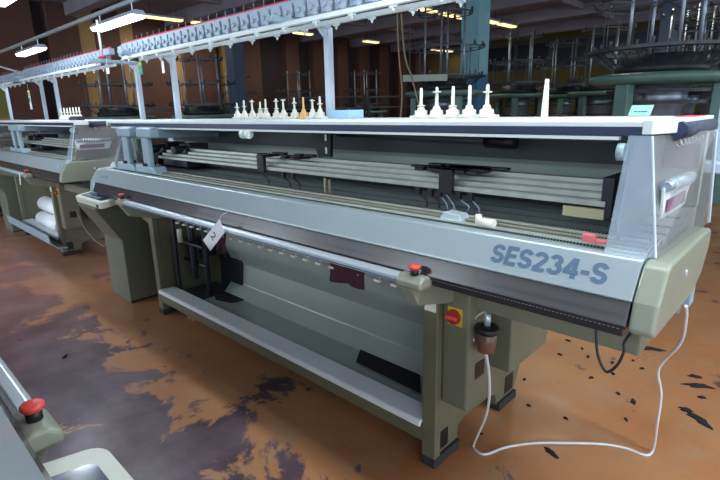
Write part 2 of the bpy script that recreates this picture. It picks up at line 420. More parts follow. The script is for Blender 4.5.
# ------------------------------------------------------------------ flat knitting machine
X0, Y0 = -.33, 1.46      # local x = world x + .33, local y = world y - 1.46
def W(p): return (p[0]-X0, p[1]-Y0, p[2])
def front_column(b_, x, t, y0, zt): b_.box(x, x+t, y0, y0+.13, .02, zt)
def make_machine(name, loc, rz, L, label, group, posts, text_mode, detail=2, carr_x=(-3.62, -3.27), tubes=True, lr=.735, ll=.52):
    r = empty(name, loc, rz, label, 'knitting machine', group)
    lx = -L
    # front panel (silver), lower band (dark)
    prof = [(.09, 1.128), (.01, 1.14), (-.002, 1.135), (-.062, 1.045), (-.065, 1.035), (-.05, 1.03), (.09, 1.1)]
    B().prism(prof, lx, 0).build('front_panel', 'panel_silver', r, .004)
    B().prism([(-.06, 1.034), (-.088, .97), (-.085, .961), (.0, .94), (.1, 1.03), (.0, 1.034)], lx, -.002).build('lower_front_band', 'panel_dark', r, .003)
    B().prism([(-.07, .957), (-.065, .930), (.35, .90), (.35, .93), (.02, .952)], lx+.02, -.012).build('under_band', 'panel_dark', r, .003)
    if detail:
        st = B()
        n = int(L*.5/.012)
        for i in range(n): st.box(-.02-i*.012-.006, -.02-i*.012, -.0765, -.0745, .9565, .9585)
        st.build('stitched_seam', 'carriage', r)
    # end caps
    cp = [(-.085, .962), (-.07, .948), (.38, .945), (.50, .985), (.57, 1.06), (.575, 1.12), (.555, 1.137), (.02, 1.137), (-.01, 1.128), (-.07, 1.04)]
    B().prism(cp, .003, .067).build('end_cap', 'olive_paint', r, .022, seg=4)
    B().prism(cp, lx-.085, lx-.003).build('end_cap', 'panel_silver' if detail else 'olive_paint', r, .022, seg=4)
    if detail: B().cyl((.067, .22, 1.06), (.070, .22, 1.06), .011).build('cap_screw', 'alu', r)
    # needle bed deck, rear wall
    B().prism([(.09, 1.09), (.09, 1.128), (.10, 1.134), (.2, 1.155), (.2, 1.09)], lx, 0).build('front_needle_bed', 'needle_bed', r)
    if detail:
        for i, (yy, zz) in enumerate(((.095, 1.139), (.125, 1.145), (.155, 1.152))):
            B().box(lx+.02, -.02, yy-.009, yy+.009, zz-.003, zz+.004).build('bed_rail', ('carrier_rail', 'needle_gold', 'carrier_rail')[i], r)
    B().prism([(.2, 1.12), (.66, 1.19), (.66, 1.09), (.2, 1.09)], lx, 0).build('rear_bed_cover', 'inner_green', r)
    if detail:
        for yy in (.33, .40, .50): B().box(lx+.02, -.02, yy-.004, yy+.004, 1.12+(yy-.2)*.152, 1.125+(yy-.2)*.152).build('cover_seam', 'inner_dark', r)
    B().box(lx, 0, .64, .68, 1.19, 1.478).build('rear_wall', 'inner_green', r)
    B().box(lx+.01, -.01, .625, .641, 1.325, 1.41).build('rear_wall_band', 'inner_dark', r)
    # chassis between the legs
    B().prism([(.1, 1.09), (.66, 1.09), (.70, .94), (.62, .86), (.16, .86), (.1, .94)], lx+.0, -.0).build('bed_beam', 'inner_dark', r, .004)
    B().box(-lr, -.02, .19, .55, .765, .862).build('under_tray', 'box_paint', r, .006)
    B().box(lx+.02, lx+ll, .34, .55, .765, .862).build('under_tray', 'box_paint', r, .006)
    # legs (end frames)
    for s_ in (0, 1):
        xo = -lr if s_ == 0 else lx+ll+.07
        xi = xo - .07
        f = B()
        pr = [(.13, .03), (.30, .03), (.31, .11), (.36, .125), (.60, .125), (.66, .10), (.68, .03), (.87, .03), (.97, .26), (.97, .79), (.13, .79)]
        f.prism(pr, xi+.012, xo-.012)
        f.box(xi, xo, .10, .145, .03, .86)
        f.box(xi+.002, xo-.002, .145, .97, .79, .86)
        f.build('end_frame', 'frame_paint', r, .004)
        B().box(xi-.005, xo+.005, .095, .30, 0, .045).build('foot', 'rubber', r, .004)
        B().box(xi-.005, xo+.005, .68, .87, 0, .045).build('foot', 'rubber', r, .004)
        if detail:
            B().box(xo-.014, xo-.010, .15, .22, .06, .15).build('hand_hole', 'black', r)
            B().box(xo-.014, xo-.010, .76, .85, .06, .16).build('hand_hole', 'black', r)
    # white step tray + beam
    tx0, tx1 = lx+ll+.07, -lr-.07
    B().prism([(.08, .19), (.08, .215), (.09, .22), (.205, .22), (.205, .205), (.10, .205), (.09, .19)], tx0, tx1).build('step_tray', 'white_tray', r, .003)
    B().box(tx0, tx1, .10, .15, .11, .19).build('lower_beam', 'frame_paint', r, .004)
    B().box(tx0, tx1, .84, .88, .11, .85).build('rear_panel', 'inner_dark', r)
    # fabric chute
    sheet_x0 = tx0 + .34 if detail == 2 else tx0+.1
    B().prism([(.30, .87), (.46, .66), (.545, .42), (.53, .26), (.45, .175), (.206, .165), (.206, .155), (.46, .165), (.545, .26), (.565, .42), (.475, .665), (.32, .87)], sheet_x0, tx1).build('fabric_chute', 'sheet' if detail == 2 else 'white_tray', r, .008)
    if detail == 2:
        fx = B(); fx.box(tx0, sheet_x0, .206, .84, .14, .16).build('drive_floor', 'inner_dark', r)
        d = B(); X = tx0
        d.cyl((X+.08, .22, .16), (X+.08, .22, .86), .016).cyl((X+.2, .3, .30), (X+.2, .3, .86), .024).cyl((X, .26, .60), (sheet_x0+.1, .26, .60), .014)
        d.cyl((X, .33, .42), (sheet_x0, .33, .42), .014).cyl((X+.3, .35, .16), (X+.3, .35, .86), .02)
        d.box(X+.05, X+.2, .35, .5, .45, .58).box(X+.2, X+.5, .52, .7, .2, .45).box(X+.05, X+.3, .5, .7, .64, .8)
        d.box(sheet_x0-.012, sheet_x0, .56, .84, .16, .87)
        d.build('drive_mechanism', 'dark_metal', r, .004)
        B().cyl((X+.22, .20, .62), (X+.22, .20, .72), .018).build('oil_bottle', 'cream', r)
        # small cream levers under the bed
        for i in range(21):
            xx = -.90 - i * .0935
            h_ = B().cyl((xx, .055, .895), (xx+.004, .035, .855), .003, n=6)
            h_.box(xx-.016, xx+.016, .018, .034, .843, .853)
            h_.build('takedown_lever', 'cream', r)
    if detail == 1:
        B().prism([(-.06, .30), (-.05, .20), (.02, .135), (.12, .12), (.12, .135), (.025, .15), (-.035, .21), (-.045, .30)], tx0-.1, tx1+.22).build('front_tray', 'carriage', r, .003)
    # hand rail with start/stop heads
    rx0, rx1 = (lx+.70 if detail != 0 else lx+.85), -lr-.01
    ry, rz_ = -.114, .952
    hr = B(); hr.prism([(ry-.022, rz_-.012), (ry-.022, rz_+.008), (ry-.010, rz_+.018), (ry+.014, rz_+.018), (ry+.018, rz_-.012)], rx0, rx1)
    rail = hr.build('start_rail', 'alu', r, .003)
    B().box(rx0, rx1, ry-.0235, ry-.0215, rz_-.008, rz_-.002).build('rail_groove', 'rail_blue', rail)
    for ex, sg in ((rx1, 1), (rx0, -1)):
        hd = B().prism([(ry-.034, rz_-.022), (ry-.034, rz_+.006), (ry-.01, rz_+.024), (ry+.02, rz_+.024), (ry+.045, rz_+.005), (ry+.045, rz_-.022)], ex-.01*sg, ex+.105*sg)
        hd = hd.build('stop_head', 'olive_paint', r, .01, seg=3)
        B().prism([(ry-.03, rz_-.022), (ry+.045, rz_-.022), (.16, rz_-.10), (.16, .80), (.105, .80), (ry+.02, rz_-.10)], ex+.005*sg, ex+.06*sg).build('bracket', 'olive_paint', hd, .004)
        B().cyl((ex+.055*sg, ry, rz_+.024), (ex+.055*sg, ry, rz_+.044), .015).build('button_collar', 'black', hd)
        B().lathe([(.016, 0), (.022, .007), (.022, .013), (.017, .017), (.001, .018)], (ex+.055*sg, ry, rz_+.043)).build('stop_button', 'red', hd)
    # main switch box on the outside of the right frame
    eb = B().box(-lr, -lr+.125, .14, .31, .325, .845).build('switch_box', 'box_paint', r, .005)
    B().box(-lr+0.010, -lr+0.120, .136, .141, .335, .835).build('box_door', 'box_paint', eb, .003)
    if detail:
        B().box(-lr+0.029, -lr+0.095, .131, .137, .70, .775).build('switch_plate', 'yellow', eb)
        B().cyl((-lr+.06, .131, .738), (-lr+.06, .118, .738), .031, n=20).build('switch_collar', 'red_dark', eb)
        B().box(-lr+0.035, -lr+0.085, .104, .118, .730, .746).build('switch_handle', 'red', eb, .003)
        B().box(-lr+0.127, -lr+0.129, .20, .27, .45, .52).build('rating_plate', 'black', eb)
        B().box(-lr-0.063, -lr-0.007, .098, .1, .745, .80).build('name_label', 'cream', r)
        B().prism([(.42, .40), (.42, .73), (.46, .862), (.80, .862), (.86, .56), (.80, .40)], -lr+.005, -lr+.17).build('motor_housing', 'box_paint', r, .006)
        B().box(-lr+.005, -lr+.15, .33, .43, .74, .86).build('motor_recess', 'black', r)
    # cover over the beds
    cx0, cx1 = lx-.12, -.078
    B().prism([(.14, 1.487), (.14, 1.502), (.15, 1.507), (.76, 1.505), (.76, 1.487)], cx0, cx1).build('top_cover', 'white_paint', r, .002)
    B().box(cx0+.06, cx1, .146, .16, 1.462, 1.487).build('cover_front_strip', 'navy', r)
    B().box(cx0+.06, cx1-.06, .142, .165, 1.449, 1.459).build('cover_lower_strip', 'white_paint', r)
    B().box(cx0+.02, cx1, .16, .66, 1.476, 1.487).build('cover_frame', 'inner_dark', r)
    for ex in (((cx1, .045, 1), (cx0, -.045, -1)) if detail else ()):
        a = ex[0]; e = B()
        e.prism([(a, .14), (a+ex[1]*.6, .14), (a+ex[1]*1.6, .28), (a+ex[1]*1.6, .76), (a, .76)], 1.466, 1.507, 'z')
        ec = e.build('cover_end', 'white_paint', r, .003)
        if ex[2] < 0: continue
        xr = a + ex[1]*1.4
        B().prism([(xr-.03, 1.49), (xr-.026, 1.45), (xr+.0, 1.443), (xr+.03, 1.47), (xr+.03, 1.485), (xr+.01, 1.5)], .255, .285, 'y').build('roll_end', 'navy', ec, .003)
        B().cyl((xr, .285, 1.472), (xr, .76, 1.472), .026).build('foam_roll', 'roll_foam', ec)
        B().box(a+.01*ex[2]*0, a+ex[1]*1.3, .5, .7, 1.5072, 1.5085).build('red_strip', 'red_rod', ec)
        if detail:
            for q in range(8):
                yy = .31 + q*.055
                B().tube([(xr, yy, 1.447), (xr+.006, yy, 1.432), (xr, yy+.008, 1.424), (xr-.008, yy, 1.43)], .0025, 6, 3).build('yarn_hook', 'alu', ec)
    # clear guards at each end
    for gx, sg in ((0, 1), (lx, -1)):
        bfr = (gx+.02*sg, .04, 1.139); bin_ = (gx-.11*sg, .04, 1.139); tin = (gx-.11*sg, .14, 1.462); tfr = (gx-.05*sg, .14, 1.462)
        tbk = (gx+.03*sg, .60, 1.462); bbk = (gx+.045*sg, .64, 1.139)
        if sg == 1 or detail != 2:
            B().quad(bin_, bfr, tfr, tin, .004).build('guard_front_pane', 'acrylic', r)
            B().quad(bfr, bbk, tbk, tfr, .004).build('guard_side_pane', 'acrylic_side', r)
            B().cyl(bfr, tfr, .004, n=6).build('guard_edge', 'acrylic_edge', r)
            B().cyl(bbk, tbk, .006, n=6).build('guard_edge', 'acrylic_edge', r)
        else:
            B().quad((gx+.03, .10, 1.139), (gx-.04, .10, 1.139), (gx+.05, .19, 1.45), (gx+.09, .19, 1.45), .005).build('guard_front_pane', 'acrylic', r)
            B().quad((gx-.04, .10, 1.139), (gx-.05, .62, 1.139), (gx-.03, .60, 1.45), (gx+.05, .19, 1.45), .004).build('guard_side_pane', 'acrylic_side', r)
            B().prism([(gx-.05, 1.139), (gx+.06, 1.139), (gx+.05, 1.19), (gx-.01, 1.17)], .085, .10, 'y').build('guard_clip', 'white_paint', r)
            B().cyl((gx+.07, .17, 1.43), (gx+.07, .15, 1.43), .018).build('guard_knob', 'alu', r)
        B().box(gx-.11*sg if sg > 0 else gx, gx if sg > 0 else gx+.11, .03, .05, 1.137, 1.147).build('guard_foot', 'alu', r)
    B().prism([(.12, 1.14), (.55, 1.14), (.55, 1.45), (.19, 1.45)], -.112, -.106).build('inner_end_plate', 'plate_warm', r)
    B().cyl((-.135, .14, 1.415), (-.115, .14, 1.415), .026).build('guard_roller', 'carriage', r)
    # side yarn tensioner on the right guard
    st = B().quad((.0, .115, 1.235), (.0, .40, 1.235), (.0, .44, 1.30), (.0, .10, 1.325), .006).build('side_tensioner', 'white_paint', r)
    cl_ = B().cyl((.005, .115, 1.325), (.005, .47, 1.318), .015)
    cl_.build('tensioner_barrel', 'mach_metal', st)
    sp_ = B()
    for q in range(12): sp_.cyl((.005, .17+q*.022, 1.3238-q*.0004), (.005, .179+q*.022, 1.3236-q*.0004), .02, n=12)
    sp_.build('spring_disc', 'alu', st)
    B().box(.003, .012, .14, .36, 1.25, 1.285).build('yarn_wraps', 'purple', st)
    # carrier rails with black carriers
    for i in range(4):
        yy, zz = .20 + i*.034, 1.236 + i*.0185
        B().prism([(yy-.012, zz), (yy+.012, zz), (yy+.012, zz+.020), (yy-.012, zz+.018)], lx+.64, -.17).build('carrier_rail', 'carrier_rail', r, .002)
    B().box(lx+.64, -.16, .36, .44, 1.19, 1.235).build('rail_support', 'black', r)
    B().box(-.30, -.17, .185, .2, 1.195, 1.228).build('rail_end_plate', 'tan_plate', r)
    B().box(-.185, -.15, .19, .46, 1.2, 1.33).build('rail_end_block', 'dark_metal', r, .003)
    if detail == 2:
        rng = random.Random(3)
        for u_, sp in ((277, 1), (298, .5), (308, .7), (434, .8), (446, .7), (455, 1), (462, 1.2), (474, 1), (486, 1.1)):
            q = on(u_, 172 if u_ > 400 else 155, 1, 1.75); xx = q.x - X0
            c = B()
            c.box(xx-.022, xx+.022, .18, .32, 1.305, 1.318)
            if u_ in (277, 462): c.box(xx-.03, xx+.03, .168, .19, 1.225, 1.318)
            else: c.box(xx-.012, xx+.012, .172, .19, 1.205, 1.235)
            c.box(xx-.07*sp, xx+.04*sp, .20, .23, 1.315, 1.324).box(xx-.02*sp, xx+.09*sp, .27, .30, 1.316, 1.327)
            cc = c.build('yarn_carrier', 'black', r, .002)
            a = B(); a.tube([(xx, .18, 1.22), (xx+.01, .19, 1.20), (xx+.02+rng.random()*.02, .20, 1.18), (xx+.03, .2, 1.155)], .004, 6, 3)
            a.build('feeder_arm', 'mach_metal' if u_ > 450 else 'dark_metal', cc)
        for u_, w_ in ((330, .04),):
            q = on(330, 176, 1, 1.7); xx = q.x-X0
            B().box(xx-.004, xx+.004, .2, .21, 1.15, 1.225).box(xx+.03, xx+.034, .2, .21, 1.15, 1.22).build('guide_pin', 'tan_plate', r)
        q1 = on(453, 217, 2, 1.15); q2 = on(487, 224, 2, 1.15); q3 = on(589, 241, 2, 1.15)
        B().prism([(q1.x-X0-.05, 1.14), (q1.x-X0+.05, 1.14), (q1.x-X0+.04, 1.165), (q1.x-X0-.03, 1.17)], q1.y-Y0-.02, q1.y-Y0+.04, 'y').build('bed_block', 'alu', r, .003)
        B().cyl((q2.x-X0-.04, q2.y-Y0, 1.155), (q2.x-X0+.03, q2.y-Y0, 1.155), .014).cyl((q2.x-X0-.035, q2.y-Y0, 1.15), (q2.x-X0-.035, q2.y-Y0, 1.18), .012).build('bed_clamp', 'cream', r)
        B().box(q3.x-X0-.018, q3.x-X0+.018, q3.y-Y0-.012, q3.y-Y0+.012, 1.148, 1.172).box(q3.x-X0+.018, q3.x-X0+.05, q3.y-Y0-.008, q3.y-Y0+.008, 1.148, 1.160).build('bed_clip', 'pink', r, .003)
        # bracket, tube and rollers under the cover
        qa, qb, qc, qd = (on(a, b_, 1, 1.9) for a, b_ in ((313, 131), (321, 157), (333, 157), (333, 131)))
        B().prism([(q_.x-X0, q_.z) for q_ in (qa, qb, qc, qd)], .42, .44, 'y').build('centre_bracket', 'black', r)
        xx = qc.x-X0
        B().box(xx-.035, xx-.022, .415, .421, 1.39, 1.425).box(xx-.035, xx-.022, .415, .421, 1.32, 1.355).build('bracket_slot', 'alu', r)  # bright plates put in for the light showing in the slots
        B().cyl((-1.75, .55, 1.425), (-.70, .55, 1.405), .02).build('blower_tube', 'inner_dark', r)
        B().cyl((-.80, .55, 1.405), (-.66, .55, 1.405), .03).build('blower_motor', 'dark_metal', r)
        B().box(lx+.5, -1.75, .5, .56, 1.42, 1.45).build('blower_tube', 'inner_dark', r)
        q = on(246, 134, 1, 1.6)
        B().cyl((q.x-X0-.035, .14, q.z), (q.x-X0-.005, .14, q.z), .026).cyl((q.x-X0+.005, .14, q.z), (q.x-X0+.035, .14, q.z), .026).build('cover_roller', 'white_paint', r)
    # carriages
    if detail:
        for x_ in carr_x:
            c = B()
            cg = B().prism([(-.16, 1.137), (.17, 1.137), (.12, 1.185), (-.16, 1.195)], .07, .17, 'y')
            for v in cg.bm.verts: v.co.x += x_
            cg = cg.build('carriage', 'carriage', r, .01, seg=3)
            B().prism([(x_-.05, 1.18), (x_+.05, 1.18), (x_+.05, 1.39), (x_-.05, 1.39)], .085, .125, 'y').build('carriage_column', 'carriage', cg, .01)
            B().prism([(.08, 1.445), (.085, 1.455), (.12, 1.465), (.62, 1.44), (.66, 1.41), (.62, 1.37), (.14, 1.385), (.08, 1.39)], x_-.11, x_+.12).build('carriage_arm', 'carriage', cg, .012, seg=3)
            B().cyl((x_, .15, 1.2), (x_, .06, 1.2), .012).build('carriage_bolt', 'black', cg)
            mm = B().box(x_-.15, x_+.3, .24, .5, 1.18, 1.25).box(x_+.1, x_+.25, .3, .45, 1.26, 1.34).cyl((x_+.2, .2, 1.3), (x_+.2, .3, 1.3), .03).cyl((x_+.05, .26, 1.2), (x_+.3, .26, 1.3), .02).cyl((x_-.1, .3, 1.25), (x_+.35, .3, 1.22), .03)
            mm.build('carriage_cams', 'dark_metal', cg, .004)
    # yarn stand
    py = .84
    ys = B().box(min(posts)-.03, max(posts)+.03, py-.12, py+.02, 1.30, 1.34).build('yarn_stand', 'stand_white', r, .006)
    for px in posts: B().box(px-.022, px+.022, py-.025, py+.02, 1.34, 2.055).build('post', 'stand_white', ys, .004)
    for px in posts:
        B().box(px-.028, px+.028, .38, py, 2.045, 2.075).build('crossbar', 'carriage', ys, .004)
        B().prism([(py-.025, 1.99), (py-.025, 2.045), (py-.08, 2.045)], px-.015, px+.015).build('gusset', 'stand_white', ys)
    if tubes:
        sx0, sx1 = min(posts)-.42, max(posts)+.02
        B().box(sx0+.25, sx1, .455, .485, 2.02, 2.045).build('yarn_rail', 'white_paint', ys, .003)
        B().box(sx0+.25, sx1, .605, .635, 2.02, 2.045).build('yarn_rail', 'white_paint', ys, .003)
        sp = .27
        nclip = int((sx1-sx0)/sp)
        for i in range(nclip):
            xx = sx0 + .1 + i*sp
            for yy in (.47, .62):
                if xx < sx0+.25: continue
                B().box(xx-.02, xx+.02, yy-.01, yy+.01, 2.010, 2.02).cyl((xx, yy, 2.010), (xx, yy, 1.99), .011, .003, 8).build('yarn_eyelet', 'white_paint', ys)
        # tension units: one mesh, many copies
        spu = .112; n = int((sx1-sx0)/spu)
        B().box(sx0-.05, sx1, .56, .66, 2.068, 2.078).build('unit_shelf', 'carriage', ys, .003)
        first = None
        for i in range(n):
            xx = sx0 + i*spu
            if first is None:
                u = B(); u.prism([(-.045, 2.078), (.03, 2.078), (.045, 2.12), (.03, 2.165), (-.05, 2.16)], .55, .575, 'y')
                u.box(-.05, .05, .575, .65, 2.078, 2.13); u.cyl((-.01, .548, 2.115), (-.01, .535, 2.115), .016, n=10)
                u.box(.01, .04, .54, .552, 2.068, 2.10); u.cyl((.03, .6, 2.1), (.045, .6, 2.235), .002, n=4)
                first = u.build('tension_unit', 'unit_grey', ys, .003); first.location.x = xx
            else:
                o = first.copy(); COL.objects.link(o); o.location.x = xx
        B().cyl((sx0-.03, .60, 2.195), (sx1, .60, 2.195), .006, n=6).build('red_rod', 'red_rod', ys)
        B().box(sx0-.03, sx1, .58, .63, 2.13, 2.185).build('top_strip', 'unit_grey', ys)
    # lettering on the front panel
    Ydir = (0, .062, .092)
    nrm = Vector((0, -.092, .062)).normalized()
    def face(x, s_):   # point on the slanted silver face; s_=0 at the crease, 1 at the top
        return Vector((x, -.062+.06*s_, 1.045+.09*s_)) + nrm*.0012
    if text_mode == 2:
        block_text('SES234-S', 'model_lettering', 'lettering', r, smat(None, face(-.434, .19), (1, 0, 0), Ydir), .362, .064, .20)
        text('SHIMA SEIKI', 'maker_lettering', .030, 'faint_mark', r, smat(None, face(lx+.06, .35), (1, 0, 0), Ydir), .0004)
    elif text_mode == 1:
        text('-S', 'model_lettering', .06, 'pale_mark', r, smat(None, face(-.17, .3), (1, 0, 0), Ydir), .001)
    return r

main = make_machine('flat_knitting_machine', (X0, Y0, 0), 0, 3.93, 'long silver flat knitting machine marked SES234-S in the middle of the hall', None, (-4.19, -2.11, .02), 2, 2)
nb = make_machine('flat_knitting_machine', (-5.2, 1.48, 0), 0, 3.13, 'flat knitting machine directly left of the big one, with yellow and red switch', None, (-2.82, -.14), 1, 1, carr_x=(-2.2, -1.95), lr=1.0)
third = make_machine('flat_knitting_machine', (-8.62, 1.50, 0), 0, 3.13, 'farthest flat knitting machine, cut by the left edge of the photo', None, (-2.22, -.14), 0, 1, carr_x=(-2.2, -1.95), lr=1.0)
opp = make_machine('flat_knitting_machine', (-4.19, .055, 0), PI, 3.93, 'flat knitting machine in the near bottom left corner, only front rail and panel seen', None, (-3.8, -2.11, -.02), 0, 0, tubes=False, ll=.25)

# ------------------------------------------------------------------ control consoles
def console(loc, rz, label, w=.40, pw=.56):
    r = empty('control_console', loc, rz, label, 'control console')
    B().prism([(0, 0), (.27, 0), (.27, .62), (.04, .875), (-.165, .85), (-.165, .83), (0, .55)], -w, 0).build('pedestal', 'console_body', r, .015, seg=3)
    B().prism([(.005, -.001), (.265, -.001), (.265, .02), (.005, .02)], -w-.004, .004).build('plinth', 'rubber', r)
    cx = -w/2
    def rr(x0, x1, y0, y1, rad):
        pts = []
        for (ax, ay, a0) in ((x1-rad, y1-rad, 0), (x0+rad, y1-rad, 90), (x0+rad, y0+rad, 180), (x1-rad, y0+rad, 270)):
            for t in range(6): a = math.radians(a0 + t*18); pts.append((ax+rad*math.cos(a), ay+rad*math.sin(a)))
        return pts
    e = B().prism(rr(-pw/2, pw/2, 0, .25, .035), 0, .05, 'z').build('control_panel', 'console_top', r, .004)
    e.location = (cx+.12, -.185, .865); e.rotation_euler = (math.radians(9), 0, 0)
    B().prism(rr(-pw/2+.045, pw/2-.055, .035, .22, .02), .0502, .0512, 'z').build('screen', 'screen', e)
    kb = B()
    for i in range(7):
        for j in range(3): kb.box(-pw/2+.075+i*.048, -pw/2+.11+i*.048, .055+j*.05, .09+j*.05, .0512, .0522)
    kb.build('key_pad', 'rail_blue', e)
    B().box(-.03+pw/2-.06, pw/2-.045, -.003, 0, .008, .03).build('key_lock', 'black', e)
    return r
c1 = console((-4.13, 1.49, 0), 0, 'control console on the left of the big machine with a slanted keypad top')
c2 = console((-8.10, 1.50, 0), 0, 'control console of the next machine, at the left edge of the photo')
c3 = console((-.89+.02, .03, 0), PI, 'control console cut by the bottom edge, white rounded panel with dark screen')
c3.location = (-.77, .065, 0)

# ------------------------------------------------------------------ pegs on the cover
def peg_mesh(tall, disc, disc2=None):
    b_ = B()
    b_.lathe([(.030, 0), (.030, .014), (.025, .016), (.024, .034), (.015, .038), (.012, .052), (.0065, .056), (.0055, tall), (.003, tall+.004)], n=14)
    b_.box(-.036, .036, -.024, .024, 0, .012)
    for d in (disc, disc2):
        if d: b_.lathe([(.006, d-.002), (.016, d), (.016, d+.004), (.006, d+.006)], n=12)
    return b_
ordn = ['first', 'second', 'third', 'fourth', 'fifth', 'sixth', 'seventh', 'eighth', 'ninth', 'tenth', 'eleventh']
row1 = [239, 248, 257, 266.5, 276.5, 285, 296, 304.5, 313.5, 321.5]
row1 = [238, 245, 253, 261, 266.5, 277, 284, 295, 304, 313, 320.5]
ds = [.075, .08, .11, .05, .06, .105, .11, .09, .0, .10, .08]
for i, u_ in enumerate(row1):
    q = on(u_, 119, 1, 1.98)
    z = 1.507
    ye = (i == 8)
    o = peg_mesh(.12 if i % 3 else .105, ds[i], .06 if i in (5, 3) else None).build('yarn_peg', 'peg_yellow' if ye else 'peg_white', None, 0, (q.x, 1.98, z))
    tag(o, 'yellowed plastic yarn peg among the white ones left of the stand post' if ye else '%s white yarn peg from the left in the long row on the cover' % ordn[i], 'yarn peg', 'yarn pegs standing on the machine cover')
for i, u_ in enumerate([421, 436.5, 452.5, 469, 486.5]):
    q = on(u_, 117, 1, 1.98)
    o = peg_mesh(.135, [.055, .115, .05, 0, .105][i]).build('yarn_peg', 'peg_white', None, 0, (q.x, 1.98, 1.507)); o.scale = (1.25, 1.25, 1)
    tag(o, '%s of five taller white yarn pegs on the cover, counted from the left' % ordn[i], 'yarn peg', 'yarn pegs standing on the machine cover')
for i in range(7):
    q = on(61 + i*3.0, 121, 1, 2.0)
    o = peg_mesh(.13, .08).build('yarn_peg', 'peg_white', None, 0, (q.x, 2.02, 1.507)); o.scale = (1.3, 1.3, 1.05)
    tag(o, '%s white yarn peg from the left in the tight cluster on the next machine' % ordn[i], 'yarn peg', 'clustered yarn pegs on the next machine')
q = on(346, 118, 1, 2.1)
tag(B().box(-.085, .085, -.06, .06, 0, .045).box(-.086, .086, -.061, .061, .028, .031).build('small_carton', 'box_blue', None, .003, (q.x, 2.1, 1.507)), 'pale blue low carton on the cover beside the stand post', 'box')
q = on(72, 122, 1, 1.75)
tag(B().box(-.12, .12, -.04, .04, 0, .03).box(-.10, .10, -.03, .03, .03, .04).build('black_case', 'black', None, .003, (q.x, 1.80, 1.507)), 'small black case in front of the clustered yarn pegs', 'box')
q = on(640, 112, 1, 2.1)
r = B().quad((-.04, 0, .0), (.035, 0, .0), (.04, .02, .038), (-.035, .02, .038), .002).build('note_card', 'card_green', None, 0, (q.x, 2.1, 1.508))
tag(r, 'pale green note card standing on the cover near the right end', 'card')
w_ = B()
for i, (a, b_) in enumerate(((-.022, .010), (-.008, .008), (.002, .012), (.014, .009))): w_.box(a, a+b_, .0045, .0055, .014, .017)
w_.build('handwriting', 'ink', r)
q = on(544, 118, 1, 2.05)
o = tag(B().prism([(-.012, 0), (.014, 0), (.008, .15), (-.004, .15)], -.008, .008, 'y').build('wooden_stick', 'cream', None, .002, (q.x, 2.05, 1.507)), 'thin pale wooden stick standing upright on the cover, right of the pegs', 'stick')

# paper tag on the rail
tg = empty('paper_tag', (0, 0, 0), 0, 'white paper tag with a handwritten 2 hanging from the front rail', 'paper tag')
A_, B_, C_, D_ = (on(a, b_, 1, 1.312) for a, b_ in ((219.5, 219), (225, 232), (210.5, 251), (203, 240)))
cen = (A_+B_+C_+D_)/4; tg.location = cen
B().quad(*(q_-cen for q_ in (A_, D_, C_, B_)), .0015).build('card', 'paper', tg)
e1 = (B_-C_).normalized(); e2 = (A_-B_).normalized()
# local frame for the writing: x along the short side, y toward the string end
yv = ((A_+B_)/2 - (C_+D_)/2).normalized(); xv = (B_-A_); xv = (xv - yv*xv.dot(yv)).normalized()
if xv.cross(yv).y > 0: xv = -xv
tx = text('2', 'digit', .075, 'ink', tg, smat(None, -xv*.02 - yv*.03 + Vector((0, -.003, 0)), xv, yv), 0)
wr = B().box(-.028, .0, -.0003, .0003, -.0003, .0003)
B().tube([(A_-cen), (A_-cen)+Vector((.01, .01, .02)), (A_-cen)+Vector((.03, .03, .034))], .0012, 6).build('string', 'cord_white', tg)
def froll(z, y_, lb):
    b_ = B().cyl((-.40, 0, 0), (.40, 0, 0), .088, n=24).cyl((-.43, 0, 0), (.43, 0, 0), .02, n=10)
    tag(b_.build('fabric_roll', 'white_tray', None, 0, (-6.74, y_, z)), lb, 'fabric roll')
froll(.49, 1.72, 'upper white fabric roll in the next machine')
froll(.31, 1.67, 'lower white fabric roll in the next machine, just above its tray')
# second white tag on the next machine's rail
q = on(18, 178, 1, 1.32)
t2 = B().quad((.02, 0, .06), (.045, 0, .05), (-.015, 0, -.08), (-.045, 0, -.07), .002).build('paper_tag', 'paper', None, 0, (q.x, 1.335, q.z))
tag(t2, 'white paper tag hanging from the rail of the next machine', 'paper tag')
# maroon knit scraps
def cloth(u0, v0, u1, v1, yw, label):
    a, b_, c, d = on(u0, v0, 1, yw), on(u1, v0+(u1-u0)*.22, 1, yw), on(u1, v1+6, 1, yw), on(u0, v1, 1, yw)
    bb = B(); n = 8; V = []
    for j in range(7):
        row = []
        for i in range(n+1):
            s_, t = i/n, j/6
            pz = (a*(1-s_)+b_*s_)*(1-t) + (d*(1-s_)+c*s_)*t
            pz = pz + Vector((0, .008*math.sin(s_*9+t*3), (-.012 if i > 4 and j == 6 else 0)))
            row.append(bb.bm.verts.new(pz-a))
        V.append(row)
    for j in range(6):
        for i in range(n): bb.bm.faces.new((V[j][i], V[j][i+1], V[j+1][i+1], V[j+1][i]))
    o = bb.build('knitted_swatch', 'maroon', None, 0, a)
    md = o.modifiers.new('s', 'SOLIDIFY'); md.thickness = .003
    tag(o, label, 'fabric')
cloth(329, 256, 365, 281, 1.475, 'dark maroon knitted swatch hanging under the bed near the right stop head')
cloth(216, 228, 226, 249, 1.475, 'narrow dark maroon knitted strip just behind the paper tag')

